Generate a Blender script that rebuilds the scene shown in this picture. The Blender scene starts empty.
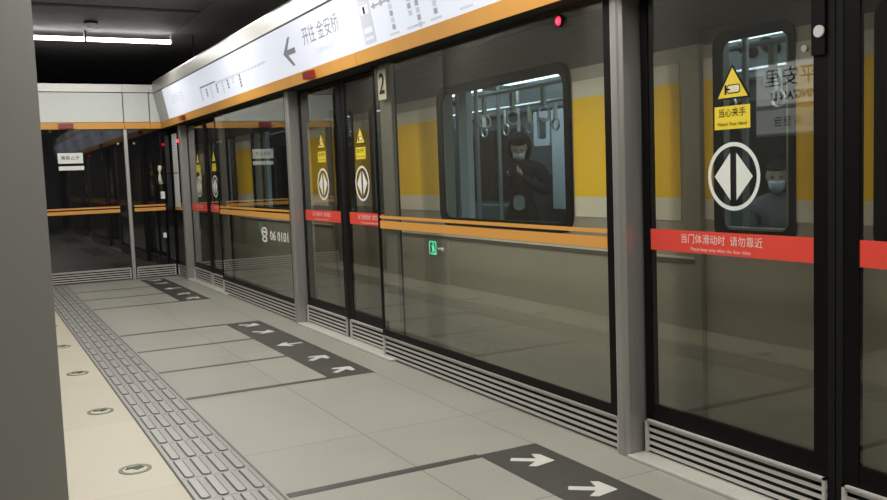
import bpy, bmesh, math, random
from mathutils import Vector, Matrix
random.seed(7)
S = bpy.context.scene
COL = S.collection
PI = math.pi

# ------------------------------------------------------------------ camera
H = 1.31
cam_d = bpy.data.cameras.new('camera')
cam_d.sensor_width = 36; cam_d.lens = 36.0; cam_d.clip_start = 0.05; cam_d.clip_end = 200
cam = bpy.data.objects.new('camera', cam_d); COL.objects.link(cam)
RX = (0.88099255, -0.07345165, 0.46739381)
RY = (-0.47165976, -0.0585235, 0.87983639)
RZ = (-0.03727191, -0.99558016, -0.08620296)
M = Matrix(((RX[0], -RX[1], -RX[2], 0), (RY[0], -RY[1], -RY[2], 0), (RZ[0], -RZ[1], -RZ[2], H), (0, 0, 0, 1)))
cam.matrix_world = M
S.camera = cam

# ------------------------------------------------------------------ world, exposure
W = bpy.data.worlds.new('world'); S.world = W; W.use_nodes = True
W.node_tree.nodes['Background'].inputs[0].default_value = (0.9, 0.95, 1, 1)
W.node_tree.nodes['Background'].inputs[1].default_value = 0.012
vs = S.view_settings
vs.view_transform = 'Standard'; vs.look = 'None'; vs.gamma = 1; vs.use_curve_mapping = False
vs.exposure = 1.0

# ------------------------------------------------------------------ platform lamps (light of the fluorescent rows)
LAMP_Y = (11.4, 8.5, 6.0, 3.5, 1.0, -1.5)
LAMP_Z = 3.08
def area(name, loc, sx, sy, power, col=(1, 0.97, 0.9), rot=(0, 0, 0)):
    l = bpy.data.lights.new(name, 'AREA'); l.shape = 'RECTANGLE'; l.size = sx; l.size_y = sy
    l.energy = power; l.color = col
    o = bpy.data.objects.new(name, l); COL.objects.link(o); o.location = loc; o.rotation_euler = rot
    return o
for y in LAMP_Y:
    area('tube_light', (1.35, y, LAMP_Z - 0.075), 2.0, 0.05, 19 if y > 11 else 28)
# lamps in the ceiling of the train saloon
for y in (0.2, 4.6, 9.0, 13.4):
    area('saloon_light', (4.6, y, 2.16), 0.25, 3.4, 14.0, (0.8, 0.93, 1))

# ------------------------------------------------------------------ materials
MATS = {}
def mat(name, col, rough=0.5, metal=0.0, emit=None, estr=0.0, noise=0.0, nscale=8.0, stretch=None, bump=0.0):
    if name in MATS: return MATS[name]
    m = bpy.data.materials.new(name); m.use_nodes = True; nt = m.node_tree
    b = nt.nodes['Principled BSDF']
    b.inputs['Base Color'].default_value = (*col, 1); b.inputs['Roughness'].default_value = rough
    b.inputs['Metallic'].default_value = metal
    if max(col) < 0.03: b.inputs['Specular IOR Level'].default_value = 0.12 if name != 'black_glass' else 0.5
    if emit:
        b.inputs['Emission Color'].default_value = (*emit, 1); b.inputs['Emission Strength'].default_value = estr
    if noise > 0:
        tc = nt.nodes.new('ShaderNodeTexCoord'); mp = nt.nodes.new('ShaderNodeMapping')
        nz = nt.nodes.new('ShaderNodeTexNoise'); rp = nt.nodes.new('ShaderNodeMixRGB')
        nt.links.new(tc.outputs['Object'], mp.inputs[0]); nt.links.new(mp.outputs[0], nz.inputs['Vector'])
        if stretch: mp.inputs['Scale'].default_value = stretch
        nz.inputs['Scale'].default_value = nscale; nz.inputs['Detail'].default_value = 4
        rp.inputs[1].default_value = (*[c * (1 - noise) for c in col], 1)
        rp.inputs[2].default_value = (*[min(1, c * (1 + noise)) for c in col], 1)
        nt.links.new(nz.outputs['Fac'], rp.inputs[0]); nt.links.new(rp.outputs[0], b.inputs['Base Color'])
        if bump:
            bp = nt.nodes.new('ShaderNodeBump'); bp.inputs['Strength'].default_value = bump
            nt.links.new(nz.outputs['Fac'], bp.inputs['Height']); nt.links.new(bp.outputs[0], b.inputs['Normal'])
    MATS[name] = m; return m

def glass(name, tint, ior=1.5, rough=0.0, boost=1.0, film=0.0, fcol=(0.1, 0.1, 0.09)):
    """clear sheet: tinted transmission plus mirror reflection on the outward face"""
    m = bpy.data.materials.new(name); m.use_nodes = True; nt = m.node_tree
    for n in list(nt.nodes):
        if n.type != 'OUTPUT_MATERIAL': nt.nodes.remove(n)
    out = [n for n in nt.nodes if n.type == 'OUTPUT_MATERIAL'][0]
    tr = nt.nodes.new('ShaderNodeBsdfTransparent'); tr.inputs[0].default_value = (*tint, 1)
    tr2 = nt.nodes.new('ShaderNodeBsdfTransparent'); tr2.inputs[0].default_value = (1, 1, 1, 1)
    gl = nt.nodes.new('ShaderNodeBsdfGlossy'); gl.inputs['Roughness'].default_value = rough
    gl.inputs['Color'].default_value = (0.95, 0.97, 0.95, 1)
    fr = nt.nodes.new('ShaderNodeFresnel'); fr.inputs['IOR'].default_value = ior
    mu = nt.nodes.new('ShaderNodeMath'); mu.operation = 'MULTIPLY'; mu.inputs[1].default_value = boost; mu.use_clamp = True
    nt.links.new(fr.outputs[0], mu.inputs[0])
    mx = nt.nodes.new('ShaderNodeMixShader'); nt.links.new(mu.outputs[0], mx.inputs[0])
    src = tr
    if film > 0:
        df = nt.nodes.new('ShaderNodeBsdfDiffuse'); df.inputs[0].default_value = (*fcol, 1)
        m0 = nt.nodes.new('ShaderNodeMixShader'); m0.inputs[0].default_value = film
        nt.links.new(tr.outputs[0], m0.inputs[1]); nt.links.new(df.outputs[0], m0.inputs[2]); src = m0
    nt.links.new(src.outputs[0], mx.inputs[1]); nt.links.new(gl.outputs[0], mx.inputs[2])
    ge = nt.nodes.new('ShaderNodeNewGeometry')
    mb = nt.nodes.new('ShaderNodeMixShader'); nt.links.new(ge.outputs['Backfacing'], mb.inputs[0])
    nt.links.new(mx.outputs[0], mb.inputs[1]); nt.links.new(tr2.outputs[0], mb.inputs[2])
    nt.links.new(mb.outputs[0], out.inputs[0])
    MATS[name] = m; return m

def tiles(name, col, bw, bh, off, mortar, mcol, rough, blotch=0.08, spec=0.5):
    m = bpy.data.materials.new(name); m.use_nodes = True; nt = m.node_tree; b = nt.nodes['Principled BSDF']
    tc = nt.nodes.new('ShaderNodeTexCoord'); mp = nt.nodes.new('ShaderNodeMapping')
    mp.inputs['Location'].default_value = (-off[0], -off[1], 0)
    br = nt.nodes.new('ShaderNodeTexBrick'); br.offset = 0; br.squash = 1
    br.inputs['Scale'].default_value = 1; br.inputs['Brick Width'].default_value = bw; br.inputs['Row Height'].default_value = bh
    br.inputs['Mortar Size'].default_value = mortar; br.inputs['Mortar Smooth'].default_value = 0.1
    br.inputs['Color1'].default_value = (*col, 1); br.inputs['Color2'].default_value = (*[c * 0.94 for c in col], 1)
    br.inputs['Mortar'].default_value = (*mcol, 1)
    nz = nt.nodes.new('ShaderNodeTexNoise'); nz.inputs['Scale'].default_value = 1.7; nz.inputs['Detail'].default_value = 6
    n2 = nt.nodes.new('ShaderNodeTexNoise'); n2.inputs['Scale'].default_value = 90; n2.inputs['Detail'].default_value = 2
    nt.links.new(tc.outputs['Object'], mp.inputs[0]); nt.links.new(mp.outputs[0], br.inputs['Vector'])
    nt.links.new(tc.outputs['Object'], nz.inputs['Vector']); nt.links.new(tc.outputs['Object'], n2.inputs['Vector'])
    ad = nt.nodes.new('ShaderNodeMath'); ad.operation = 'ADD'; nt.links.new(nz.outputs['Fac'], ad.inputs[0]); nt.links.new(n2.outputs['Fac'], ad.inputs[1])
    mr = nt.nodes.new('ShaderNodeMapRange'); mr.inputs['From Min'].default_value = 0.7; mr.inputs['From Max'].default_value = 1.3
    mr.inputs['To Min'].default_value = 1 - blotch; mr.inputs['To Max'].default_value = 1 + blotch
    nt.links.new(ad.outputs[0], mr.inputs['Value'])
    mx = nt.nodes.new('ShaderNodeVectorMath'); mx.operation = 'SCALE'
    nt.links.new(br.outputs['Color'], mx.inputs[0]); nt.links.new(mr.outputs[0], mx.inputs['Scale'])
    nt.links.new(mx.outputs[0], b.inputs['Base Color'])
    b.inputs['Roughness'].default_value = rough; b.inputs['Specular IOR Level'].default_value = spec
    MATS[name] = m; return m

M_FLOOR = tiles('grey_floor_tile', (0.29, 0.285, 0.25), 0.62, 1.24, (1.065, 0.40), 0.003, (0.13, 0.12, 0.11), 0.36)
M_CREAM = tiles('cream_floor_tile', (0.44, 0.40, 0.315), 1.6, 1.235, (-0.87, 0.2), 0.002, (0.33, 0.28, 0.21), 0.42, 0.04)
M_STEEL = mat('brushed_steel', (0.37, 0.36, 0.345), 0.34, 0.6, noise=0.12, nscale=3, stretch=(30, 30, 1))
M_SILV = mat('silver_capping', (0.42, 0.415, 0.40), 0.42, 0.6, noise=0.1, nscale=3, stretch=(1, 0.6, 1))
M_SILL = mat('sill_steel', (0.62, 0.6, 0.55), 0.4, 0.4, noise=0.06)
M_SLAT = mat('grille_slat', (0.56, 0.54, 0.51), 0.42, 0.3)
M_BLACK = mat('black_frame', (0.004, 0.0035, 0.0035), 0.4)
M_GASKET = mat('rubber_gasket', (0.009, 0.009, 0.0095), 0.6)
M_DARK = mat('dark_cavity', (0.02, 0.02, 0.02), 0.8)
M_BGLASS = mat('black_glass', (0.006, 0.006, 0.007), 0.03)
M_BGLASS.node_tree.nodes['Principled BSDF'].inputs['IOR'].default_value = 1.72
M_ORANGE = mat('orange_fascia', (0.62, 0.30, 0.055), 0.5, noise=0.05)
M_STRIPE = mat('orange_stripe', (0.66, 0.31, 0.06), 0.5)
M_RED = mat('red_band', (0.72, 0.055, 0.035), 0.5)
M_DRED = mat('dark_red_lens', (0.22, 0.012, 0.012), 0.3)
M_WHITE = mat('white_print', (0.72, 0.74, 0.7), 0.5)
M_PINK = mat('pale_print', (0.85, 0.66, 0.6), 0.5)
M_YEL = mat('warning_yellow', (0.78, 0.60, 0.03), 0.5)
M_INK = mat('black_ink', (0.015, 0.014, 0.012), 0.6)
M_PANEL = mat('white_panel', (0.60, 0.63, 0.60), 0.38, noise=0.02)
M_WALL = mat('grey_wall_cladding', (0.185, 0.184, 0.170), 0.5, noise=0.03, nscale=2)
M_CEIL = mat('grey_ceiling_board', (0.12, 0.118, 0.12), 0.8, noise=0.06)
M_CEILD = mat('lightened_ceiling', (0.16, 0.155, 0.155), 0.85, noise=0.1)  # ceiling colour lightened where little lamp light reaches
M_VOID = mat('black_void', (0.006, 0.006, 0.006), 0.95)
M_TUBE = mat('lit_tube', (1, 1, 1), 0.5, emit=(1, 0.98, 0.95), estr=7)
M_FIX = mat('lamp_body', (0.55, 0.55, 0.54), 0.5)
M_SIGN = mat('sign_light_panel', (0.40, 0.43, 0.50), 0.4, emit=(0.86, 0.9, 1.0), estr=0.25)
M_SIGNOFF = mat('sign_panel_unlit', (0.40, 0.41, 0.42), 0.4)
M_SGREY = mat('sign_grey_print', (0.16, 0.165, 0.19), 0.5, emit=(0.4, 0.42, 0.5), estr=0.05)
M_SMID = mat('sign_mid_grey_print', (0.28, 0.29, 0.33), 0.5, emit=(0.5, 0.52, 0.6), estr=0.09)
M_SLG = mat('sign_light_grey_print', (0.42, 0.44, 0.5), 0.5, emit=(0.6, 0.62, 0.7), estr=0.14)
M_STEAD = mat('strip_dark_stone', (0.040, 0.037, 0.033), 0.45, noise=0.12, nscale=20)
M_ARROW = mat('floor_arrow_paint', (0.50, 0.50, 0.46), 0.5)
M_TACT = mat('tactile_metal', (0.27, 0.265, 0.25), 0.35, 0.35, noise=0.12, nscale=30)
M_TACB = mat('tactile_bar', (0.32, 0.315, 0.30), 0.32, 0.4, noise=0.08, nscale=30)
M_GROOVE = mat('tactile_groove', (0.07, 0.065, 0.06), 0.7)
M_GREEN = mat('dark_green_glass', (0.01, 0.045, 0.02), 0.15)
M_TSTEEL = mat('train_steel', (0.42, 0.41, 0.35), 0.42, 0.25, noise=0.08, nscale=2, stretch=(1, 2, 6))
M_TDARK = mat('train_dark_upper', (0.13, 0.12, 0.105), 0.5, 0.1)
M_TYEL = mat('train_yellow', (0.95, 0.62, 0.02), 0.5)
M_TWHITE = mat('train_white', (0.72, 0.71, 0.62), 0.5)
M_TBLK = mat('train_black_frame', (0.003, 0.003, 0.0035), 0.35)
M_TIN = mat('saloon_panel', (0.05, 0.06, 0.065), 0.5)
M_TIC = mat('saloon_ceiling', (0.5, 0.56, 0.6), 0.45)
M_TIND = mat('saloon_dark', (0.03, 0.033, 0.037), 0.6)
M_TLAMP = mat('saloon_lamp', (1, 1, 1), 0.5, emit=(0.75, 0.95, 1.0), estr=3.5)
M_TEAL = mat('teal_seat', (0.05, 0.10, 0.10), 0.45)
M_POLE = mat('pole_steel', (0.38, 0.40, 0.41), 0.35, 0.6)
M_HAND = mat('strap_yellowish', (0.45, 0.46, 0.36), 0.5)
M_SKIN = mat('skin', (0.50, 0.33, 0.25), 0.55)
M_HAIR = mat('black_hair', (0.012, 0.011, 0.011), 0.6)
M_COAT = mat('black_coat', (0.022, 0.022, 0.026), 0.8)
M_GCOAT = mat('grey_jumper', (0.12, 0.12, 0.13), 0.85)
M_SHIRT = mat('pale_shirt', (0.42, 0.44, 0.46), 0.8)
M_MASK = mat('face_mask', (0.62, 0.68, 0.72), 0.7)
M_PHONE = mat('phone_shell', (0.02, 0.02, 0.025), 0.25)
M_RGLOW = mat('red_glow', (1, 0.1, 0.15), 0.3, emit=(1, 0.006, 0.02), estr=5)
M_GLED = mat('green_exit_light', (0.05, 0.9, 0.45), 0.4, emit=(0.06, 1.0, 0.5), estr=2.2)
M_SIGN2 = mat('station_sign_panel', (0.6, 0.62, 0.6), 0.4, emit=(0.9, 0.95, 0.92), estr=0.85)
M_SIGN3 = mat('station_sign_lower', (0.5, 0.52, 0.5), 0.4, emit=(0.9, 0.95, 0.92), estr=0.45)
G_FIX = glass('screen_glass', (0.90, 0.90, 0.84), 1.5, 0.0, 1.6, 0.02, (0.12, 0.12, 0.10))
G_DOOR = glass('door_glass', (0.64, 0.62, 0.56), 1.5, 0.0, 1.6, 0.02, (0.10, 0.095, 0.08))
G_TRAIN = glass('train_glass', (0.55, 0.62, 0.64), 1.5, 0.0, 1.0)

# ------------------------------------------------------------------ mesh helpers
class MB:
    def __init__(s): s.bm = bmesh.new(); s.mats = []
    def mi(s, m):
        if m not in s.mats: s.mats.append(m)
        return s.mats.index(m)
    def face(s, vs, m, flip=False):
        try: f = s.bm.faces.new(vs[::-1] if flip else vs)
        except ValueError: return
        f.material_index = s.mi(m); return f
    def box(s, a, b, m, bev=0.0):
        x0, y0, z0 = a; x1, y1, z1 = b
        if x0 > x1: x0, x1 = x1, x0
        if y0 > y1: y0, y1 = y1, y0
        if z0 > z1: z0, z1 = z1, z0
        v = [s.bm.verts.new(p) for p in ((x0,y0,z0),(x1,y0,z0),(x1,y1,z0),(x0,y1,z0),(x0,y0,z1),(x1,y0,z1),(x1,y1,z1),(x0,y1,z1))]
        fs = [s.face([v[i] for i in q], m) for q in ((3,2,1,0),(4,5,6,7),(0,1,5,4),(1,2,6,5),(2,3,7,6),(3,0,4,7))]
        if bev > 0:
            es = list({e for f in fs for e in f.edges})
            r = bmesh.ops.bevel(s.bm, geom=es, offset=bev, segments=2, affect='EDGES', profile=0.5)
            k = s.mi(m)
            for f in r['faces']: f.material_index = k
        return s
    def prism(s, pts, depth, m, frame=None):
        """polygon pts (u,v) extruded by depth along w; frame maps (u,v,w)->world"""
        fr = frame or (lambda u, v, w: (u, v, w))
        area2 = sum(pts[i][0] * pts[(i + 1) % len(pts)][1] - pts[(i + 1) % len(pts)][0] * pts[i][1] for i in range(len(pts)))
        if area2 < 0: pts = pts[::-1]
        lo = [s.bm.verts.new(fr(u, v, 0)) for u, v in pts]; hi = [s.bm.verts.new(fr(u, v, depth)) for u, v in pts]
        n = len(pts)
        s.face(hi, m); s.face(lo[::-1], m)
        for i in range(n): s.face([lo[i], lo[(i+1) % n], hi[(i+1) % n], hi[i]], m)
        return s
    def ring(s, outer, inner, depth, m, frame):
        n = len(outer); fr = frame
        lo = [s.bm.verts.new(fr(*p, 0)) for p in outer]; li = [s.bm.verts.new(fr(*p, 0)) for p in inner]
        ho = [s.bm.verts.new(fr(*p, depth)) for p in outer]; hi = [s.bm.verts.new(fr(*p, depth)) for p in inner]
        for i in range(n):
            j = (i + 1) % n
            s.face([ho[i], ho[j], hi[j], hi[i]], m); s.face([lo[j], lo[i], li[i], li[j]], m)
            s.face([lo[i], lo[j], ho[j], ho[i]], m); s.face([li[j], li[i], hi[i], hi[j]], m)
        return s
    def tube(s, pts, r, m, n=10, cap=True):
        rings = []
        pts = [Vector(p) for p in pts]
        rr = r if isinstance(r, (list, tuple)) else [r] * len(pts)
        up = None
        for i, p in enumerate(pts):
            d = (pts[min(i+1, len(pts)-1)] - pts[max(i-1, 0)]).normalized()
            if up is None: up = Vector((0, 0, 1)) if abs(d.z) < 0.9 else Vector((1, 0, 0))
            a = d.cross(up)
            if a.length < 1e-4: a = d.cross(Vector((0, 1, 0)))
            a.normalize(); b = d.cross(a).normalized(); up = -b if False else up
            rings.append([s.bm.verts.new(p + (a * math.cos(2*PI*k/n) + b * math.sin(2*PI*k/n)) * rr[i]) for k in range(n)])
        for i in range(len(rings) - 1):
            for k in range(n): s.face([rings[i][k], rings[i][(k+1) % n], rings[i+1][(k+1) % n], rings[i+1][k]], m)
        if cap: s.face(rings[0][::-1], m); s.face(rings[-1], m)
        return s
    def torus(s, c, R, r, m, axis='y', n=20, k=8):
        c = Vector(c); g = []
        for i in range(n):
            t = 2*PI*i/n; row = []
            for j in range(k):
                q = 2*PI*j/k; rad = R + r*math.cos(q); h = r*math.sin(q)
                p = {'y': (rad*math.cos(t), h, rad*math.sin(t)), 'z': (rad*math.cos(t), rad*math.sin(t), h), 'x': (h, rad*math.cos(t), rad*math.sin(t))}[axis]
                row.append(s.bm.verts.new(c + Vector(p)))
            g.append(row)
        for i in range(n):
            for j in range(k): s.face([g[i][j], g[(i+1) % n][j], g[(i+1) % n][(j+1) % k], g[i][(j+1) % k]], m)
        return s
    def build(s, name, parent=None, smooth=False, recalc=True):
        if recalc: bmesh.ops.recalc_face_normals(s.bm, faces=s.bm.faces[:])
        me = bpy.data.meshes.new(name); s.bm.to_mesh(me); s.bm.free()
        for m in s.mats: me.materials.append(m)
        if smooth:
            for p in me.polygons: p.use_smooth = True
        o = bpy.data.objects.new(name, me); COL.objects.link(o)
        if parent: o.parent = parent
        return o

def thing(name, label, cat, group=None, loc=(0, 0, 0)):
    o = bpy.data.objects.new(name, None); COL.objects.link(o); o.location = loc
    o.empty_display_size = 0.1
    return tag(o, label, cat, group)
def tag(o, label, cat, group=None):
    o['label'] = label; o['category'] = cat
    if group: o['group'] = group
    return o
def struct(o): o['kind'] = 'structure'; return o
def copy_tree(o, parent=None):
    c = o.copy(); COL.objects.link(c); c.parent = parent
    for ch in [x for x in o.children]: copy_tree(ch, c)
    return c

def rrect(u0, v0, u1, v1, r, n=5):
    pts = []
    for (cu, cv, a0) in ((u1-r, v1-r, 0), (u0+r, v1-r, 90), (u0+r, v0+r, 180), (u1-r, v0+r, 270)):
        for i in range(n + 1):
            a = math.radians(a0 + 90*i/n); pts.append((cu + r*math.cos(a), cv + r*math.sin(a)))
    return pts
def circ(cu, cv, r, n=40, ry=None):
    return [(cu + r*math.cos(2*PI*i/n), cv + (ry or r)*math.sin(2*PI*i/n)) for i in range(n)]
# frames:   (u along -Y as seen from the platform, v up, w towards the platform)
def F_psd(x): return lambda u, v, w: (x - w, -u, v)
def F_end(y): return lambda u, v, w: (u, y - w, v)
def F_floor(z): return lambda u, v, w: (u, v, z + w)
def F_wall(x): return lambda u, v, w: (x + w, u, v)
SL = Vector((-(2.46 - 2.37), 0, 2.555 - 2.08)).normalized(); SN = Vector((-SL.z, 0, SL.x))
def F_slant(off=0.0):
    return lambda u, v, w: tuple(Vector((2.46, -u, 2.08)) + SL*v + SN*(w + off))

_fontcache = {}
def text(s, frame, u, v, size, m, parent, name='lettering', align='CENTER', w=0.0012, sx=1.0, bold=0.0, mirror=False):
    cu = bpy.data.curves.new('t', 'FONT'); cu.body = s; cu.size = size; cu.align_x = align; cu.align_y = 'CENTER'
    cu.resolution_u = 2; cu.offset = bold if all(ord(ch) < 256 for ch in s) else 0.0; cu.extrude = 0.0
    o = bpy.data.objects.new('t', cu); COL.objects.link(o)
    dg = bpy.context.evaluated_depsgraph_get()
    me = bpy.data.meshes.new_from_object(o.evaluated_get(dg))
    bpy.data.objects.remove(o); bpy.data.curves.remove(cu)
    for vt in me.vertices:
        vt.co = Vector(frame(u + vt.co.x * sx, v + vt.co.y, w))
    me.materials.clear(); me.materials.append(m)
    me.name = name
    o = bpy.data.objects.new(name, me); COL.objects.link(o)
    if parent: o.parent = parent
    return o

PER = 4.56

# ================================================================== STRUCTURE
mb = MB(); mb.box((1.06, -5, -0.12), (2.70, 13.6, 0), M_FLOOR); struct(mb.build('floor'))
mb = MB(); mb.box((-6, -5, -0.12), (1.06, 13.6, -0.001), M_CREAM); struct(mb.build('floor'))
mb = MB(); mb.box((2.70, -8, -1.5), (7.5, 22, -1.3), M_VOID); struct(mb.build('floor'))        # track bed
# left wall: a run of grey clad wall whose near corner fills the left edge of the picture
mb = MB()
mb.box((-0.25, 3.87, 0), (0.272, 6.35, 3.4), M_WALL)
mb.box((-0.25, 6.35, 0), (0.22, 9.1, 3.4), M_TDARK)
mb.box((-0.25, 9.1, 0), (0.272, 10.3, 3.4), M_WALL)
mb.box((-0.25, 10.3, 0), (0.22, 13.3, 3.4), M_TDARK)
struct(mb.build('wall_left'))
mb = MB(); mb.box((-4.2, -5, 0), (-4.0, 13.6, 3.4), M_WALL); struct(mb.build('wall_back'))
mb = MB(); mb.box((-4.2, -5.2, 0), (2.6, -5.0, 3.4), M_WALL); struct(mb.build('wall_near'))
# ceilings
mb = MB(); mb.box((-4.2, 9.98, 3.15), (2.36, 12.35, 3.22), M_CEIL); struct(mb.build('ceiling'))
mb = MB(); mb.box((-4.2, 12.36, 3.15), (4.2, 16.9, 3.22), M_CEILD); mb.box((2.37, -5, 3.15), (4.2, 12.35, 3.22), M_CEILD); struct(mb.build('ceiling'))
mb = MB(); mb.box((-4.2, -5, 3.15), (2.36, 9.78, 3.22), M_CEIL); struct(mb.build('ceiling'))
mb = MB(); mb.box((-4.2, -8, 3.75), (7.5, 22, 3.85), M_VOID); mb.box((-4.2, 17, -1.3), (7.5, 17.2, 3.75), M_VOID)
struct(mb.build('ceiling'))
mb = MB(); mb.box((6.2, -8, -1.3), (6.4, 22, 3.75), M_VOID); struct(mb.build('wall_right'))

# ================================================================== HEADER over the screen doors
def header(y0, y1, label, lit_to=None):
    t = thing('sign_header', label, 'sign header', 'header segments over the platform screen', (2.6, (y0+y1)/2, 0))
    t.location = (0, 0, 0)
    g = 0.003
    # body
    b = MB(); b.prism([(2.47, 2.08), (2.80, 2.08), (2.80, 2.70), (2.40, 2.70), (2.385, 2.56)], y1 - y0 - 2*g, M_DARK, lambda u, v, w: (u, y0 + g + w, v))
    b.build('header_body', t)
    o = MB(); o.prism([(-y1 + g, 0), (-y0 - g, 0), (-y0 - g, 0.088), (-y1 + g, 0.088)], 0.012, M_ORANGE, F_slant(0))
    o.build('orange_fascia', t)
    ly1 = y1 if lit_to is None else lit_to
    p = MB(); p.prism([(-ly1 + g, 0.090), (-y0 - g, 0.090), (-y0 - g, 0.484), (-ly1 + g, 0.484)], 0.006, M_SIGN, F_slant(0))
    pn = p.build('light_panel', t)
    if lit_to is not None:
        p = MB(); p.prism([(-y1 + g, 0.090), (-ly1 - g, 0.090), (-ly1 - g, 0.484), (-y1 + g, 0.484)], 0.006, M_SIGNOFF, F_slant(0))
        p.build('unlit_panel', t)
    c = MB(); c.prism([(2.35, 2.565), (2.47, 2.565), (2.47, 2.72), (2.36, 2.72), (2.35, 2.70)], y1 - y0 - 2*g, M_SILV, lambda u, v, w: (u, y0 + g + w, v))
    c.build('silver_cap', t)
    return t, pn
HA, PA = header(-3.4, 1.23, 'nearest segment of lit sign header, above the right edge of the view')
HB, PB = header(1.23, 5.78, 'lit header segment with route map above the large glass panel, brighter orange strip')
HC, PC = header(5.78, 11.2, 'lit header segment with left arrow and destination text over the second door pair')
HD, PD = header(11.2, 12.842, 'short far header segment ending in an unlit grey corner panel', 12.25)

def Fs(o): return F_slant(o)
# arrow pointing left (chevron with stem)
a = MB()
cy, cv = -7.08, 0.27
a.prism([(cy-0.16, cv), (cy+0.02, cv+0.115), (cy+0.075, cv+0.115), (cy-0.045, cv+0.022), (cy+0.14, cv+0.022), (cy+0.14, cv-0.022), (cy-0.045, cv-0.022), (cy+0.075, cv-0.115), (cy+0.02, cv-0.115)], 0.001, M_SGREY, Fs(0.0065))
a.build('arrow_mark', PC)
text('开往 金安桥', Fs(0.0065), -6.34, 0.325, 0.145, M_SGREY, PC, 'destination_lettering', bold=0.002)
text("To JIN'ANQIAO", Fs(0.0065), -6.30, 0.195, 0.055, M_SLG, PC, 'pinyin_lettering')
# small line map on the far part of the arrow panel
a = MB()
f = Fs(0.0065)
def bar(mbx, u0, v0, u1, v1, m, fr=None): mbx.prism([(u0, v0), (u1, v0), (u1, v1), (u0, v1)], 0.001, m, fr or f)
bar(a, -10.25, 0.15, -10.20, 0.30, M_SLG); bar(a, -10.25, 0.29, -9.55, 0.305, M_SGREY); bar(a, -9.55, 0.27, -7.75, 0.283, M_SLG)
for i, u in enumerate((-10.0, -9.8, -9.55, -9.3, -9.1, -8.9, -8.65)):
    hgt = (0.10, 0.13, 0.09, 0.13, 0.11, 0.08, 0.12)[i]
    for j in range(int(hgt / 0.03)): bar(a, u, 0.265 - 0.032*j - 0.024, u + 0.05, 0.265 - 0.032*j, M_SGREY if i % 2 == 0 else M_SLG)
for i in range(16): bar(a, -9.5 + i*0.11, 0.262, -9.47 + i*0.11, 0.292, M_SLG)
a.build('route_map', PC)
text('开往', Fs(0.0065), -11.15 - 0.1, 0.30, 0.13, M_SLG, PD, 'destination_lettering')
text('金安桥', Fs(0.0065), -11.62, 0.30, 0.13, M_SLG, PD, 'destination_lettering')
# route map on the near panel
a = MB()
bar(a, -5.58, 0.11, -5.40, 0.475, M_SLG)
for v, hh, m in ((0.42, 0.03, M_SGREY), (0.30, 0.06, M_SIGN), (0.18, 0.035, M_SIGN), (0.135, 0.02, M_SIGN)):
    a.prism([(-5.56, v), (-5.43, v), (-5.43, v+hh), (-5.56, v+hh)], 0.0016, m, f)
a.prism([(-5.515, 0.305), (-5.485, 0.305), (-5.485, 0.35), (-5.515, 0.35)], 0.002, M_INK, f)
bar(a, -5.38, 0.322, -1.5, 0.334, M_SMID)
for i in range(34):
    u = -5.34 + i*0.11
    a.prism(circ(u, 0.328, 0.019, 10), 0.0016, M_SMID, f)
for i, u in enumerate((-5.11, -4.86, -4.76, -4.55, -4.2, -3.9, -3.6, -3.3, -3.0, -2.7, -2.4)):
    n = (4, 3, 5, 4, 3, 4, 3, 5, 4, 3, 4)[i]
    for j in range(n): bar(a, u - 0.022, 0.30 - 0.042*j - 0.032, u + 0.022, 0.30 - 0.042*j, M_SMID if j % 2 else M_SLG)
    bar(a, u - 0.08, 0.112, u + 0.06, 0.124, M_SLG)
a.build('route_map', PB)
# door indicator lamps on the fascia
def fascia_lamp(y, parent):
    b = MB(); b.prism([(-y-0.085, 0.014), (-y+0.085, 0.014), (-y+0.085, 0.072), (-y-0.085, 0.072)], 0.045, M_DRED, F_slant(0.0125))
    b.build('red_indicator', parent)
fascia_lamp(6.69, HC); fascia_lamp(11.35, HD); fascia_lamp(2.15, HB)
# rods that hang the header
for y, lb in ((11.4, 'thin dark hanger rod above the far end of the header'), (7.6, 'thin dark hanger rod above the header arrow')):
    b = MB(); b.tube([(2.62, y, 2.722), (2.62, y, 3.149)], 0.007, M_GASKET)
    tag(b.build('hanger_rod'), lb, 'hanger rod', 'header hanger rods')

# ================================================================== POSTS
def post(y0, label):
    t = thing('screen_post', label, 'post', 'stainless steel posts of the platform screen')
    b = MB()
    pts = [(2.54, y0 + 0.022), (2.545, y0 + 0.01), (2.56, y0), (2.72, y0), (2.72, y0 + 0.075), (2.56, y0 + 0.075), (2.545, y0 + 0.068), (2.54, y0 + 0.055)]
    b.prism(pts, 2.078, M_STEEL, lambda u, v, w: (u, v, 0.001 + w)); b.build('steel_column', t)
    g = MB(); g.box((2.668, y0 - 0.014, 0.002), (2.72, y0 - 0.001, 2.078), M_BLACK); g.build('rubber_edge', t)
    return t
post(3.085, 'wide stainless steel post in front, between large panel and door with hand warning')
post(3.085 + PER, 'stainless steel post between panel numbered 06 0101 and the middle doors')
post(3.085 + 2*PER, 'far stainless steel post near the corner of the end screen')
post(3.085 - PER, 'stainless steel post beyond the right edge of the view')

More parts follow.
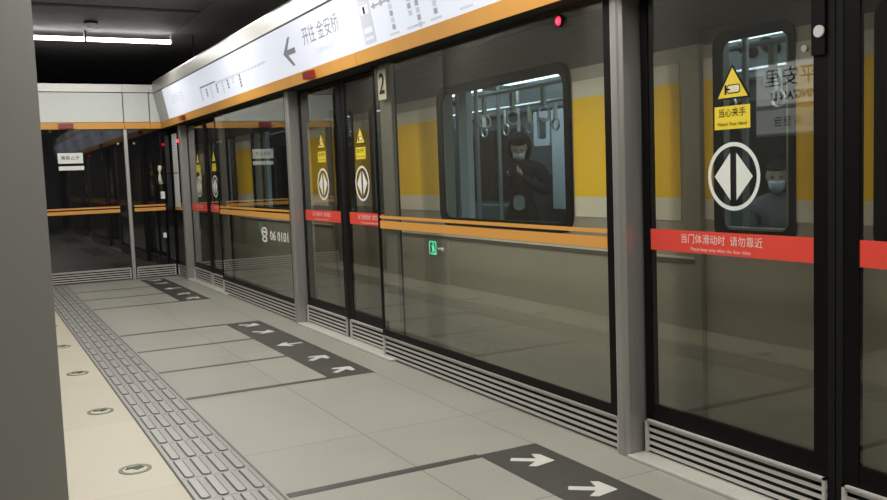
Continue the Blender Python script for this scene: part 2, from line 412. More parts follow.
# ================================================================== GRILLES
def grille(u0, u1, x, name, parent, z0=0.006, z1=0.165, n=5, ends=True):
    b = MB(); fr = F_psd(x) if not callable(x) else x
    b.prism([(u0, z0), (u1, z0), (u1, z1), (u0, z1)], 0.01, M_DARK, lambda u, v, w: fr(u, v, w - 0.012))
    p = (z1 - z0) / n
    for i in range(n):
        za = z0 + i*p + p*0.22
        b.prism([(u0, za), (u1, za), (u1, za + p*0.46), (u0, za + p*0.46)], 0.005, M_SLAT, fr)
    if ends:
        for ua in (u0, u1 - 0.012): b.prism([(ua, z0), (ua + 0.012, z0), (ua + 0.012, z1), (ua, z1)], 0.016, M_SLAT, fr)
        b.prism([(u0, z1 - 0.008), (u1, z1 - 0.008), (u1, z1), (u0, z1)], 0.016, M_SLAT, fr)
    return b.build(name, parent)

# ================================================================== FIXED GLASS PANELS
def fixed_panel(y0, y1, label, number=None):
    t = thing('glass_screen_panel', label, 'glass panel', 'fixed glass panels of the platform screen')
    fr = F_psd(2.575)
    b = MB(); b.prism([(-y1 + 0.028, 0.21), (-y0 - 0.055, 0.21), (-y0 - 0.055, 2.078), (-y1 + 0.028, 2.078)], 0.01, G_FIX, fr); b.build('glass_pane', t)
    b = MB()
    b.prism([(-y1, 0.166), (-y0, 0.166), (-y0, 0.212), (-y1, 0.212)], 0.014, M_BLACK, fr)
    b.prism([(-y0 - 0.055, 0.212), (-y0 - 0.004, 0.212), (-y0 - 0.004, 2.078), (-y0 - 0.055, 2.078)], 0.014, M_BLACK, fr)
    b.prism([(-y1, 0.212), (-y1 + 0.028, 0.212), (-y1 + 0.028, 2.078), (-y1, 2.078)], 0.014, M_BLACK, fr)
    b.build('black_frame', t)
    grille(-y1, -y0, 2.575, 'vent_grille', t)
    b = MB()
    b.prism([(-y1 + 0.03, 0.938), (-y0 - 0.056, 0.938), (-y0 - 0.056, 0.992), (-y1 + 0.03, 0.992)], 0.001, M_STRIPE, F_psd(2.5645))
    b.prism([(-y1 + 0.03, 1.008), (-y0 - 0.056, 1.008), (-y0 - 0.056, 1.028), (-y1 + 0.03, 1.028)], 0.001, M_STRIPE, F_psd(2.5645))
    b.build('orange_stripe', t)
    return t
# the frame's far upright is on the -u side (u = -y)
P1 = fixed_panel(3.165, 5.80, 'large clear screen panel with number 2 plate and seated train window behind it')
P2 = fixed_panel(3.165 + PER, 5.80 + PER, 'darker screen panel marked 06 0101 between the middle and far doors')
P0 = fixed_panel(3.165 - PER, 5.80 - PER, 'screen panel beyond the right edge of the view')
P1['label'] = 'large clear screen panel with cream number 2 plate and whole train window behind it'
P3 = fixed_panel(12.285, 12.88, 'narrow screen panel in the far corner carrying the tall white notice')
# grey upright strips behind the glass near the far edge of each wide panel
for P, k in ((P1, 0), (P2, 1), (P0, -1)):
    y = 5.80 + k*PER
    b = MB(); b.box((2.592, y - 0.24, 0.02), (2.618, y - 0.05, 2.078), M_WALL); b.build('inner_strip', P)
# number plate
b = MB(); b.prism([(-5.70, 1.83), (-5.57, 1.83), (-5.57, 2.035), (-5.70, 2.035)], 0.003, mat('cream_plate', (0.42, 0.40, 0.27), 0.5), F_psd(2.5645)); np_ = b.build('number_plate', P1)
text('2', F_psd(2.561), -5.635, 1.932, 0.20, M_INK, np_, 'numeral', bold=0.003)
# 06 0101 print
text('06 0101', F_psd(2.564), -8.12, 0.765, 0.125, M_WHITE, P2, 'lettering', sx=1.45, bold=0.002)
b = MB(); b.ring(circ(-8.60, 0.795, 0.10, 24, 0.05), circ(-8.60, 0.795, 0.066, 24, 0.033), 0.001, M_WHITE, F_psd(2.564))
b.ring(circ(-8.60, 0.725, 0.085, 20, 0.03), circ(-8.60, 0.725, 0.05, 20, 0.014), 0.001, M_WHITE, F_psd(2.564))
b.prism([(-8.65, 0.785), (-8.55, 0.785), (-8.55, 0.805), (-8.65, 0.805)], 0.001, M_WHITE, F_psd(2.564)); b.build('line_emblem', P2)
# glowing spot on the large panel, stands in for a red lamp's reflection
b = MB(); b.tube([(2.562, 3.54, 2.015), (2.548, 3.54, 2.015)], [0.03, 0.026], M_GASKET, 16); q = b.build('spot_rim', P1)
b = MB(); b.tube([(2.548, 3.54, 2.015), (2.540, 3.54, 2.015)], [0.02, 0.012], M_RGLOW, 16); b.build('red_spot', q)
# tall notice in the corner
b = MB(); b.prism([(-12.80, 0.98), (-12.50, 0.98), (-12.50, 1.99), (-12.80, 1.99)], 0.004, M_WHITE, F_psd(2.5645)); nt_ = b.build('white_notice', P3)
b = MB()
for i in range(5): b.prism([(-12.77, 1.90 - i*0.04), (-12.53, 1.90 - i*0.04), (-12.53, 1.918 - i*0.04), (-12.77, 1.918 - i*0.04)], 0.001, M_SLG, F_psd(2.560))
b.prism([(-12.79, 1.44), (-12.51, 1.44), (-12.51, 1.46), (-12.79, 1.46)], 0.001, M_SGREY, F_psd(2.560))
for i in range(9): b.prism([(-12.77, 1.38 - i*0.035), (-12.56, 1.38 - i*0.035), (-12.56, 1.39 - i*0.035), (-12.77, 1.39 - i*0.035)], 0.001, M_SLG, F_psd(2.560))
b.build('printed_lines', nt_)
b = MB(); b.tube([(2.562, 12.36, 1.88), (2.548, 12.36, 1.88)], 0.02, M_RGLOW, 12); b.build('red_spot', P3)  # glowing red spot on the corner panel

# ================================================================== SLIDING DOORS
def leaf(u0, u1, label, side):
    """u0<u1 in -Y; side = +1: meeting edge at u1 (right), -1: meeting edge at u0"""
    t = thing('sliding_screen_door', label, 'sliding door', 'sliding glass doors of the platform screen')
    X = 2.655
    fr = F_psd(X)
    ml, mr_ = (0.045, 0.062) if side > 0 else (0.062, 0.045)
    gu0, gu1 = u0 + ml, u1 - mr_
    b = MB(); b.prism([(gu0, 0.245), (gu1, 0.245), (gu1, 2.06), (gu0, 2.06)], 0.008, G_DOOR, fr); b.build('glass_pane', t)
    b = MB()
    b.prism([(u0, 0.016), (gu0, 0.016), (gu0, 2.076), (u0, 2.076)], 0.022, M_BLACK, lambda u, v, w: fr(u, v, w - 0.010))
    b.prism([(gu1, 0.016), (u1, 0.016), (u1, 2.076), (gu1, 2.076)], 0.022, M_BLACK, lambda u, v, w: fr(u, v, w - 0.010))
    b.prism([(gu0, 0.016), (gu1, 0.016), (gu1, 0.245), (gu0, 0.245)], 0.020, M_BLACK, lambda u, v, w: fr(u, v, w - 0.010))
    b.prism([(gu0, 2.06), (gu1, 2.06), (gu1, 2.076), (gu0, 2.076)], 0.020, M_BLACK, lambda u, v, w: fr(u, v, w - 0.010))
    b.build('black_frame', t)
    e = u1 if side > 0 else u0
    b = MB(); b.prism([(e - 0.0005, 0.016), (e + side*0.027, 0.016), (e + side*0.027, 2.076), (e - 0.0005, 2.076)], 0.028, M_GASKET, lambda u, v, w: fr(u, v, w - 0.014)); b.build('edge_seal', t)
    grille(u0 + 0.008, u1 - 0.002, X - 0.014, 'vent_grille', t, 0.018, 0.17)
    Fd = F_psd(X - 0.0085)
    b = MB(); b.prism([(gu0, 0.94), (gu1, 0.94), (gu1, 1.032), (gu0, 1.032)], 0.001, M_RED, Fd); rb = b.build('red_band', t)
    c = (u0 + u1)/2 + 0.06*side*0
    text('当门体滑动时  请勿靠近', F_psd(X - 0.0097), c - 0.03, 0.996, 0.042, M_PINK, rb, 'lettering')
    text('Please keep away when the door slides', F_psd(X - 0.0097), c - 0.03, 0.957, 0.0205, M_PINK, rb, 'small_lettering')
    cu, cv = (c + 0.045 if side > 0 else c - 0.14), 1.255
    b = MB(); b.ring(circ(cu, cv, 0.134), circ(cu, cv, 0.118), 0.001, M_WHITE, Fd)
    b.prism([(cu - 0.098, cv), (cu - 0.016, cv - 0.092), (cu - 0.016, cv + 0.092)], 0.001, M_WHITE, Fd)
    b.prism([(cu + 0.098, cv), (cu + 0.016, cv - 0.092), (cu + 0.016, cv + 0.092)], 0.001, M_WHITE, Fd)
    b.build('door_arrows_mark', t)
    # hand-pinch triangle
    b = MB(); hw = 0.093
    b.prism([(cu - hw, 1.555), (cu + hw, 1.555), (cu, 1.69)], 0.001, M_INK, Fd)
    b.prism([(cu - hw*0.82, 1.562), (cu + hw*0.82, 1.562), (cu, 1.676)], 0.0014, M_YEL, Fd); tr = b.build('warning_triangle', t)
    b = MB(); F2 = F_psd(X - 0.0100)
    b.ring(rrect(cu - 0.028, 1.577, cu + 0.040, 1.612, 0.012, 3), rrect(cu - 0.024, 1.581, cu + 0.036, 1.608, 0.009, 3), 0.0008, M_INK, F2)
    b.prism(rrect(cu - 0.024, 1.581, cu + 0.036, 1.608, 0.009, 3), 0.0008, mat('pale_hand', (0.75, 0.66, 0.45), 0.6), F2)
    b.prism([(cu - 0.040, 1.575), (cu - 0.030, 1.575), (cu - 0.030, 1.612), (cu - 0.040, 1.612)], 0.0008, M_INK, F2)
    b.prism([(cu - 0.030, 1.592), (cu - 0.012, 1.589), (cu - 0.012, 1.596), (cu - 0.030, 1.599)], 0.0012, M_INK, F2)
    b.build('hand_symbol', tr)
    b = MB(); b.prism([(cu - 0.095, 1.44), (cu + 0.087, 1.44), (cu + 0.087, 1.53), (cu - 0.095, 1.53)], 0.001, M_YEL, Fd); lb = b.build('warning_label', t)
    text('当心夹手', F_psd(X - 0.0097), cu - 0.004, 1.502, 0.036, M_INK, lb, 'lettering', bold=0.0008)
    text('Watch Your Hand', F_psd(X - 0.0097), cu - 0.004, 1.460, 0.020, M_INK, lb, 'small_lettering')
    return t
def sill(yc, label):
    b = MB(); b.box((2.535, yc - 1.0, 0.0005), (2.71, yc + 1.01, 0.015), M_SILL, 0.003)
    tag(b.build('door_sill'), label, 'door sill', 'door sills')
for k, who in ((0, 'nearest'), (1, 'middle'), (2, 'far'), (-1, 'unseen')):
    yc = 2.07 + k*PER
    L = {0: ('near sliding door beside wide post, with yellow hand warning at full size', 'sliding door cut by the right edge of the view'),
         1: ('left door of the middle pair, next to the post, yellow train patch behind', 'right door of the middle pair, against the large panel with number 2'),
         2: ('left door of the far pair, beside the far post', 'right door of the far pair, against the panel marked 06 0101'),
         -1: ('far door of the pair outside the view at right', 'near door of the pair outside the view at right')}[k]
    leaf(-yc - 0.998, -yc - 0.030, L[0], 1)
    leaf(-yc + 0.030, -yc + 0.998, L[1], -1)
    sill(yc, {0: 'steel sill under the nearest sliding doors', 1: 'steel sill under the middle sliding doors', 2: 'steel sill under the far sliding doors', -1: 'steel sill outside the view at right'}[k])
# round sensor on the near door
near = [o for o in bpy.data.objects if o.get('label', '').startswith('near sliding door')][0]
b = MB(); b.box((2.632, 2.062+0.045, 1.67), (2.643, 2.062+0.10, 2.07), M_BLACK); q = b.build('lock_cover', near)
b = MB(); b.tube([(2.632, 2.128, 1.750), (2.626, 2.128, 1.750)], 0.021, M_FIX, 16); b.build('round_button', q)
b = MB(); b.tube([(2.640, 2.19, 1.70), (2.628, 2.19, 1.70)], 0.012, M_STEEL, 12); b.build('lock_cap', near)
# ================================================================== END SCREEN (far, faces the camera)
YE = 12.9
fe = F_end(YE)
def end_panel(x0, x1, label):
    t = thing('end_screen_panel', label, 'glass panel', 'black glass panels of the end screen')
    b = MB(); b.box((x0, YE, 0.17), (x1, YE + 0.04, 2.078), M_BGLASS); b.build('black_glass', t)
    grille(x0 + 0.01, x1 - 0.01, fe, 'vent_grille', t, 0.01, 0.168)
    b = MB()
    b.prism([(x0 + 0.03, 0.938), (x1 - 0.10, 0.938), (x1 - 0.10, 0.985), (x0 + 0.03, 0.985)], 0.001, M_STRIPE, F_end(YE - 0.0005))
    b.prism([(x0 + 0.03, 1.003), (x1 - 0.10, 1.003), (x1 - 0.10, 1.025), (x0 + 0.03, 1.025)], 0.001, M_STRIPE, F_end(YE - 0.0005))
    b.build('orange_stripe', t)
    return t
E1 = end_panel(0.28, 1.93, 'wide black glass end panel carrying a white two-part sign')
E2 = end_panel(1.99, 2.54, 'narrow black glass end panel with emergency handset beside the thin post')
b = MB(); b.box((1.935, YE - 0.025, 0.001), (1.985, YE + 0.05, 2.078), M_SILV, 0.006); tag(b.build('screen_post'), 'thin silver post dividing the black end screen', 'post')
# white sign
b = MB(); b.prism(rrect(1.085, 1.625, 1.40, 1.765, 0.008, 2), 0.003, M_WHITE, F_end(YE - 0.0008)); s1 = b.build('white_sign', E1)
text('乘客止步', F_end(YE - 0.004), 1.242, 1.697, 0.06, M_INK, s1, 'lettering')
b = MB(); b.prism(rrect(1.09, 1.535, 1.405, 1.59, 0.006, 2), 0.003, M_WHITE, F_end(YE - 0.0008)); b.build('white_strip', E1)
# emergency handset
b = MB(); b.prism(rrect(2.36, 1.31, 2.45, 1.56, 0.02, 3), 0.05, M_GASKET, F_end(YE - 0.0008)); hb = b.build('handset_cradle', E2)
b = MB(); b.tube([(2.385, YE - 0.07, 1.55), (2.37, YE - 0.10, 1.50), (2.37, YE - 0.105, 1.43), (2.37, YE - 0.10, 1.36), (2.385, YE - 0.07, 1.32)], [0.028, 0.024, 0.017, 0.024, 0.028], mat('cream_handset', (0.62, 0.60, 0.42), 0.5), 10)
b.build('handset', hb)
b = MB(); b.prism(rrect(2.385, 1.10, 2.44, 1.20, 0.006, 2), 0.012, M_WHITE, F_end(YE - 0.0008)); b.build('small_white_tag', E2)
b = MB(); b.prism(rrect(2.385, 0.55, 2.43, 0.62, 0.004, 2), 0.004, M_SLG, F_end(YE - 0.0008)); st = b.build('small_grey_tag', E2)
# little catches beside the thin post
for x in (1.86, 2.07):
    b = MB(); b.tube([(x, YE - 0.001, 1.88), (x, YE - 0.012, 1.88)], 0.013, M_STEEL, 10); b.build('round_catch', E1 if x < 1.9 else E2)
# header of the end screen
def end_header(x0, x1, label):
    t = thing('end_header_panel', label, 'header panel', 'white header panels of the end screen')
    g = 0.006
    b = MB()
    if x1 < 2.3: b.box((x0 + g, YE - 0.05, 2.17), (x1 - g, YE + 0.05, 2.565), M_PANEL, 0.003)
    else: b.prism([(x0 + g, 2.17), (2.436, 2.17), (2.362, 2.56), (x0 + g, 2.56)], 0.1, M_PANEL, lambda u, v, w: (u, YE - 0.05 + w, v))
    b.build('white_board', t)
    b = MB(); b.box((x0 + g/3, YE - 0.055, 2.078), (x1 - g/3 if x1 < 2.3 else 2.44, YE + 0.05, 2.165), M_ORANGE); of = b.build('orange_fascia', t)
    b = MB(); b.box((x0 + g/3, YE - 0.06, 2.575), (x1 - g/3, YE + 0.06, 2.68), M_SILV); b.build('silver_cap', t)
    return t
EH = end_header(0.28, 1.95, 'wide white header board at the far end with a dark red lamp')
end_header(1.95, 2.295, 'square white header board next to the corner')
EC = end_header(2.295, 2.352, 'very narrow white header board in the far corner')
b = MB(); b.prism([(1.12, 2.088), (1.30, 2.088), (1.30, 2.155), (1.12, 2.155)], 0.04, M_DRED, F_end(YE - 0.056)); b.build('red_indicator', EH)
b = MB(); b.box((0.28, YE + 0.08, 2.07), (2.36, YE + 0.3, 2.66), M_DARK); b.box((0.28, YE + 0.12, 0), (2.7, YE + 0.3, 2.07), M_DARK); struct(b.build('wall_far'))

# ================================================================== FLOOR MARKINGS
def arrow_pts(cx, cy, ang, L=0.20, hw=0.085, sw=0.021):
    p = [(-L/2, -sw), (L*0.06, -sw), (-L*0.06, -hw), (L*0.12, -hw), (L/2, 0), (L*0.12, hw), (-L*0.06, hw), (L*0.06, sw), (-L/2, sw)]
    c, s = math.cos(ang), math.sin(ang)
    return [(cx + x*c - y*s, cy + x*s + y*c) for x, y in p]
LAB = {0: 'dark queue marking with arrows at the bottom edge, before the nearest doors',
       1: 'complete dark queue marking with five arrows before the middle doors',
       2: 'distant dark queue marking near the end screen', -1: 'dark queue marking outside the view at right'}
for k in (0, 1, 2, -1):
    yb = 5.40 + (k - 1)*4.60
    t = thing('queue_marking', LAB[k], 'floor marking', 'queue markings on the floor')
    y1 = min(yb + 2.69, 12.75)
    b = MB(); b.box((1.995, yb, 0.0003), (2.315, y1, 0.0013), M_STEAD); b.build('dark_strip', t)
    for i in range(4):
        y = yb + i*0.885
        if y > 12.6: continue
        b = MB(); b.box((1.075, y, 0.0003), (1.995, y + (0.055 if i in (0, 3) else 0.042), 0.0012), M_STEAD); b.build('lane_bar', t)
    for dy, ang in ((1.14, -38), (0.70, -38), (0.0, 180), (-0.66, 38), (-1.14, 38)):
        y = yb + 1.35 + dy
        if y > 12.6: continue
        b = MB(); b.prism(arrow_pts(2.165, y, math.radians(ang), 0.20 if ang != 180 else 0.215), 0.0006, M_ARROW, F_floor(0.0013)); b.build('white_arrow', t)

# tactile paving tiles
def tact(name):
    b = MB(); X0, X1, L = 0.728, 1.058, 0.305
    b.box((X0, 0.0015, -0.004), (X1, L - 0.0015, 0.003), M_TACT)
    b.box((X0, 0.0015, 0.003), (X0 + 0.008, L - 0.0015, 0.0036), M_GROOVE)
    b.box((X1 - 0.006, 0.0015, 0.003), (X1, L - 0.0015, 0.0036), M_GROOVE)
    for i in range(4):
        cx = X0 + 0.05 + i*0.0765
        b.prism(rrect(cx - 0.0235, 0.008, cx + 0.0235, L - 0.008, 0.023, 6), 0.0008, M_GROOVE, F_floor(0.003))
        b.prism(rrect(cx - 0.0170, 0.014, cx + 0.0170, L - 0.014, 0.0165, 6), 0.0045, M_TACB, F_floor(0.003))
    return tag(b.build(name), 'grey metal tactile paving tile with four raised bars, in the long strip', 'tactile tile', 'tactile paving tiles in the long strip')
tt = tact('tactile_paving_tile'); y = 1.80; tt.location = (0, y, 0)
while y + 0.61 < 12.85:
    y += 0.305; c = tt.copy(); COL.objects.link(c); c.location = (0, y, 0)

# floor guide discs
names = ['nearest floor guide disc with green arrow, at the bottom left', 'second floor guide disc from the front, beside the tactile strip',
         'third floor guide disc from the front', 'fourth floor guide disc, small, near the grey wall edge', 'fifth floor guide disc hidden behind the grey wall corner', 'sixth floor guide disc hidden behind the grey wall corner']
for i, lb in enumerate(names):
    y = 4.225 + i*1.225
    t = thing('floor_guide_disc', lb, 'floor marker', 'round guide discs in the cream floor')
    b = MB(); b.ring(circ(0.587, y, 0.074, 32), circ(0.587, y, 0.054, 32), 0.0022, mat('olive_ring', (0.09, 0.09, 0.045), 0.4), F_floor(-0.0008)); b.build('metal_ring', t)
    b = MB(); b.prism(circ(0.587, y, 0.0535, 32), 0.0014, M_CREAM if False else mat('pale_insert', (0.42, 0.41, 0.32), 0.4), F_floor(-0.0008)); b.build('pale_insert', t)
    b = MB(); b.prism([(0.587 - 0.046, y + 0.004), (0.587 - 0.014, y + 0.006), (0.587 + 0.008, y - 0.018), (0.587 + 0.047, y + 0.010), (0.587 + 0.03, y + 0.042), (0.587 - 0.03, y + 0.042)], 0.0008, M_GREEN, F_floor(0.0006)); b.build('green_arrow', t)

# ================================================================== CEILING ITEMS
def lamp_row(y, label):
    t = thing('fluorescent_lamp', label, 'ceiling lamp', 'cross rows of fluorescent lamps', (0, 0, 0))
    for x0, x1 in ((0.33, 1.345), (1.375, 2.34)):
        b = MB(); b.tube([(x0, y, LAMP_Z - 0.03), (x1, y, LAMP_Z - 0.03)], 0.024, M_TUBE, 12); b.build('lit_tube', t)
        for xx in (x0 - 0.012, x1 + 0.012):
            b = MB(); b.box((xx - 0.01, y - 0.018, LAMP_Z - 0.055), (xx + 0.01, y + 0.018, 3.149), M_FIX); b.build('end_holder', t)
for y, lb in zip(LAMP_Y, ('visible row of two lit fluorescent tubes under the far ceiling', 'second lamp row from the far end, above the view', 'third lamp row from the far end, above the view',
                          'lamp row above the arrow markings, out of view', 'lamp row nearly above the camera', 'lamp row behind the camera')): lamp_row(y, lb)
t = thing('smoke_detector', 'small round smoke detector on the ceiling before the tubes', 'smoke detector')
b = MB(); b.tube([(1.35, 10.75, 3.149), (1.35, 10.75, 3.125)], 0.075, M_GASKET, 20); b.build('mounting_base', t)
b = MB(); b.tube([(1.35, 10.75, 3.125), (1.35, 10.75, 3.09), (1.35, 10.75, 3.07)], [0.058, 0.055, 0.035], M_PANEL, 20); b.build('detector_head', t)

# ================================================================== SIGNS ON THE LEFT WALL (seen mirrored in the screen glass)
fw = F_wall(0.274)
t = thing('station_name_sign', 'lit station name sign on the grey wall, seen mirrored in the near door', 'sign')
b = MB(); b.box((0.2725, 3.93, 1.48), (0.2742, 4.60, 1.99), M_FIX); b.build('sign_box', t)
F3 = F_wall(0.2743)
b = MB(); b.prism([(3.94, 1.70), (4.59, 1.70), (4.59, 1.98), (3.94, 1.98)], 0.0008, M_SIGN2, F3); p1 = b.build('upper_panel', t)
b = MB(); b.prism([(3.94, 1.50), (4.59, 1.50), (4.59, 1.665), (3.94, 1.665)], 0.0008, M_SIGN3, F3); p2 = b.build('lower_panel', t)
text('平安里', F_wall(0.2746), 4.295, 1.875, 0.135, M_INK, p1, 'lettering', bold=0.003, sx=1.12)
text("PING'AN LI", F_wall(0.2746), 4.27, 1.755, 0.078, M_INK, p1, 'small_lettering', bold=0.002)
b = MB()
for yy, ww in ((4.20, 0.05), (4.29, 0.06), (4.37, 0.06)):
    for q in range(4): b.prism([(yy, 1.55 + q*0.018), (yy + ww, 1.55 + q*0.018), (yy + ww, 1.557 + q*0.018), (yy, 1.557 + q*0.018)], 0.001, M_INK, F_wall(0.2746))
b.build('small_print', p2)
t = thing('exit_sign', 'small green running man exit sign low on the grey wall', 'exit sign')
b = MB(); b.box((0.2725, 9.060, 0.330), (0.295, 9.560, 0.530), M_GASKET, 0.003); b.build('sign_box', t)
F4 = F_wall(0.2955)
b = MB(); b.ring(rrect(9.280, 0.350, 9.460, 0.510, 0.01, 2), rrect(9.300, 0.365, 9.440, 0.495, 0.008, 2), 0.001, M_GLED, F4)
b.prism([(9.340, 0.465), (9.370, 0.465), (9.370, 0.490), (9.340, 0.490)], 0.001, M_GLED, F4)
b.prism([(9.330, 0.415), (9.375, 0.405), (9.400, 0.460), (9.340, 0.460)], 0.001, M_GLED, F4)
b.prism([(9.320, 0.370), (9.340, 0.370), (9.365, 0.420), (9.340, 0.420)], 0.001, M_GLED, F4)
b.prism([(9.370, 0.375), (9.400, 0.375), (9.380, 0.420), (9.360, 0.410)], 0.001, M_GLED, F4); b.build('running_man_symbol', t)
b = MB(); b.prism([(9.080, 0.430), (9.140, 0.460), (9.140, 0.438), (9.240, 0.438), (9.240, 0.422), (9.140, 0.422), (9.140, 0.400)], 0.001, M_SIGN2, F4); b.build('arrow_mark', t)

# ================================================================== TRAIN
XT = 2.90
TR = thing('metro_train', 'silver metro train with yellow patches standing behind the glass screen', 'train')
ft = F_psd(XT)
K = range(-1, 4)
b = MB()
Y0, Y1 = -5.2, 17.0
b.box((XT, Y0, -0.9), (XT + 0.07, Y1, 0.0), M_TSTEEL)
b.box((XT, Y0, 0.0), (XT + 0.07, Y0 + 0.6, 1.0), M_TSTEEL)
segs = []
for k in K:
    d0, d1 = 1.60 + k*PER, 2.98 + k*PER            # door way
    w0, w1 = 3.99 + k*PER, 5.38 + k*PER            # window way
    nx = 1.60 + (k+1)*PER
    b.box((XT, d1, 0.0), (XT + 0.07, nx, 1.00), M_TSTEEL)          # below window
    b.box((XT, d1, 1.00), (XT + 0.07, w0, 1.84), M_TSTEEL)
    b.box((XT, w1, 1.00), (XT + 0.07, nx, 1.84), M_TSTEEL)
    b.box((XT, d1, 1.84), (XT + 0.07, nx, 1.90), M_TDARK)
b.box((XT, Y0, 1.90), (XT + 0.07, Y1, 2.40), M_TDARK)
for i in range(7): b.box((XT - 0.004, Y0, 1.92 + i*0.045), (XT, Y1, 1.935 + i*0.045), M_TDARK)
b.build('body_side', TR)
for k in K:
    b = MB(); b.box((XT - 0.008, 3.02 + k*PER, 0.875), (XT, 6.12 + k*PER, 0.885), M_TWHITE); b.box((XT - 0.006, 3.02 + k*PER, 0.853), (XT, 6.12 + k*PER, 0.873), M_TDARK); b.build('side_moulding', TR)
# roof
b = MB(); b.prism([(XT, 2.40), (XT + 0.1, 2.55), (XT + 0.5, 2.70), (XT + 1.4, 2.78), (XT + 2.3, 2.70), (XT + 2.75, 2.52), (XT + 2.8, 2.40)], Y1 - Y0, M_TSTEEL, lambda u, v, w: (u, Y0 + w, v)); b.build('roof', TR)
b = MB(); b.box((XT + 0.07, Y0, -0.1), (XT + 2.75, Y1, 0.0), M_TIND); b.build('saloon_floor', TR)
b = MB(); b.box((XT + 0.08, Y0, 2.35), (XT + 2.7, Y1, 2.365), M_TIC)
b.prism([(5.03, 2.35), (5.45, 1.96), (5.60, 1.96), (5.60, 2.35)], Y1 - Y0, M_TIC, lambda u, v, w: (u, Y0 + w, v))
b.build('saloon_ceiling', TR)
for y in (0.0, 2.3, 4.6, 6.9, 9.2, 11.5):
    for xl in (3.75, 4.98):
        b = MB(); b.box((xl - 0.05, y - 0.95, 2.19), (xl + 0.05, y + 0.95, 2.229), M_TLAMP); b.box((xl - 0.04, y - 0.95, 2.229), (xl + 0.04, y + 0.95, 2.349), M_TIN); b.build('saloon_lamp', TR)
        b = MB(); b.box((xl - 0.07, y + 0.97, 2.17), (xl + 0.07, y + 1.33, 2.349), M_TEAL); b.build('lamp_joint', TR)
# far side of the saloon
b = MB()
b.box((5.62, Y0, -0.9), (5.70, Y1, 0.95), M_TIN); b.box((5.62, Y0, 1.80), (5.70, Y1, 2.40), M_TIN)
for k in K:
    b.box((5.62, 5.45 + k*PER, 0.95), (5.70, 6.20 + k*PER, 1.80), M_TIN)
    b.box((5.62, 3.05 + k*PER, 0.95), (5.70, 3.95 + k*PER, 1.80), M_TIN)
    b.box((5.64, 3.95 + k*PER, 0.95), (5.70, 5.45 + k*PER, 1.80), M_TBLK)
    b.box((5.64, 1.64 + k*PER, 0.95), (5.70, 3.05 + k*PER, 1.80), M_TBLK)
b.build('far_side', TR)
for k in (0, 1):
    for y in (4.66, 4.87):
        b = MB(); 
        n = Vector((-0.68, 0, -0.733))
        c0 = Vector((5.240, y + k*PER, 2.152))
        b.tube([c0 + n*0.001, c0 + n*0.012], 0.082, M_TBLK, 24); b.build('round_speaker', TR)
# windows
for k in K:
    o0 = -5.45 - k*PER; o1 = -3.925 - k*PER
    b = MB(); b.ring(rrect(o0, 0.955, o1, 1.89, 0.10), rrect(o0 + 0.055, 1.01, o1 - 0.05, 1.83, 0.07), 0.02, M_TBLK, ft); wf = b.build('window_frame', TR)
    b = MB(); b.prism(rrect(o0 + 0.054, 1.009, o1 - 0.049, 1.831, 0.07), 0.006, G_TRAIN, lambda u, v, w: ft(u, v, w - 0.004)); b.build('window_pane', wf)
    for a0, a1 in ((3.10, 3.91), (5.46, 6.12)):
        b = MB()
        for z0, z1, m in ((1.05, 1.157, M_TWHITE), (1.157, 1.68, M_TYEL), (1.68, 1.77, M_TWHITE)):
            b.box((XT - 0.004, a0 + k*PER, z0), (XT, a1 + k*PER, z1), m)
        b.build('yellow_patch', TR)
    # door leaves
    for s in (1, -1):
        yc = 2.29 + k*PER
        ya, yb2 = (yc + 0.005, yc + 0.675) if s > 0 else (yc - 0.675, yc - 0.005)
        wa, wb = (yc + 0.175, yc + 0.61) if s > 0 else (yc - 0.61, yc - 0.175)
        XD = XT + 0.015
        fd = F_psd(XD)
        b = MB()
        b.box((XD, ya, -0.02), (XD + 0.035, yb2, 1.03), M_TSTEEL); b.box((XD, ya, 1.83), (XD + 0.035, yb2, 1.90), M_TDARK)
        b.box((XD, ya, 1.03), (XD + 0.035, wa + 0.05, 1.83), M_TSTEEL); b.box((XD, wb - 0.05, 1.03), (XD + 0.035, yb2, 1.83), M_TSTEEL)
        lf = b.build('door_leaf', TR)
        b = MB()
        for a0, a1 in ((ya, wa), (wb, yb2)):
            for z0, z1, m in ((1.06, 1.15, M_TWHITE), (1.15, 1.68, M_TYEL), (1.68, 1.77, M_TWHITE)):
                b.box((XD - 0.003, a0, z0), (XD, a1, z1), m)
        b.build('yellow_stripe', lf)
        b = MB(); b.ring(rrect(-wb, 0.97, -wa, 1.87, 0.06), rrect(-wb + 0.05, 1.02, -wa - 0.03, 1.825, 0.045), 0.012, M_TBLK, fd); b.build('window_frame', lf)
        b = MB(); b.prism(rrect(-wb + 0.049, 1.019, -wa - 0.029, 1.826, 0.045), 0.006, G_TRAIN, lambda u, v, w: fd(u, v, w - 0.004)); b.build('window_pane', lf)
# interior fittings
def pole(x, y, z0=0.0, z1=2.15): b = MB(); b.tube([(x, y, z0), (x, y, z1)], 0.018, M_POLE, 10); b.build('grab_pole', TR)
for y in (6.05, 6.35, 3.32, 8.0, 10.6, 1.6): pole(3.55, y)
for y in (3.2, 6.1, 7.75, 10.7): pole(5.05, y)
for y in (2.29, 6.85): pole(4.25, y)
for x in (3.75, 4.75):
    b = MB(); b.tube([(x, 0, 1.93), (x, 14, 1.93)], 0.016, M_POLE, 8); b.build('handrail', TR)
    for y in [2.9 + 0.42*i for i in range(20)]:
        for dy in (0,):
            b = MB(); b.box((x - 0.012, y - 0.02, 1.77), (x + 0.012, y + 0.02, 1.915), M_HAND); b.torus((x, y, 1.715), 0.052, 0.010, M_POLE, 'y' if x < 4 else 'x', 18, 6); b.build('strap_handle', TR)
for k in (0, 1, 2):
    b = MB(); b.box((2.985, 5.22 + k*PER, 0.0), (3.03, 5.33 + k*PER, 2.16), M_TIC); b.build('inner_pillar', TR)
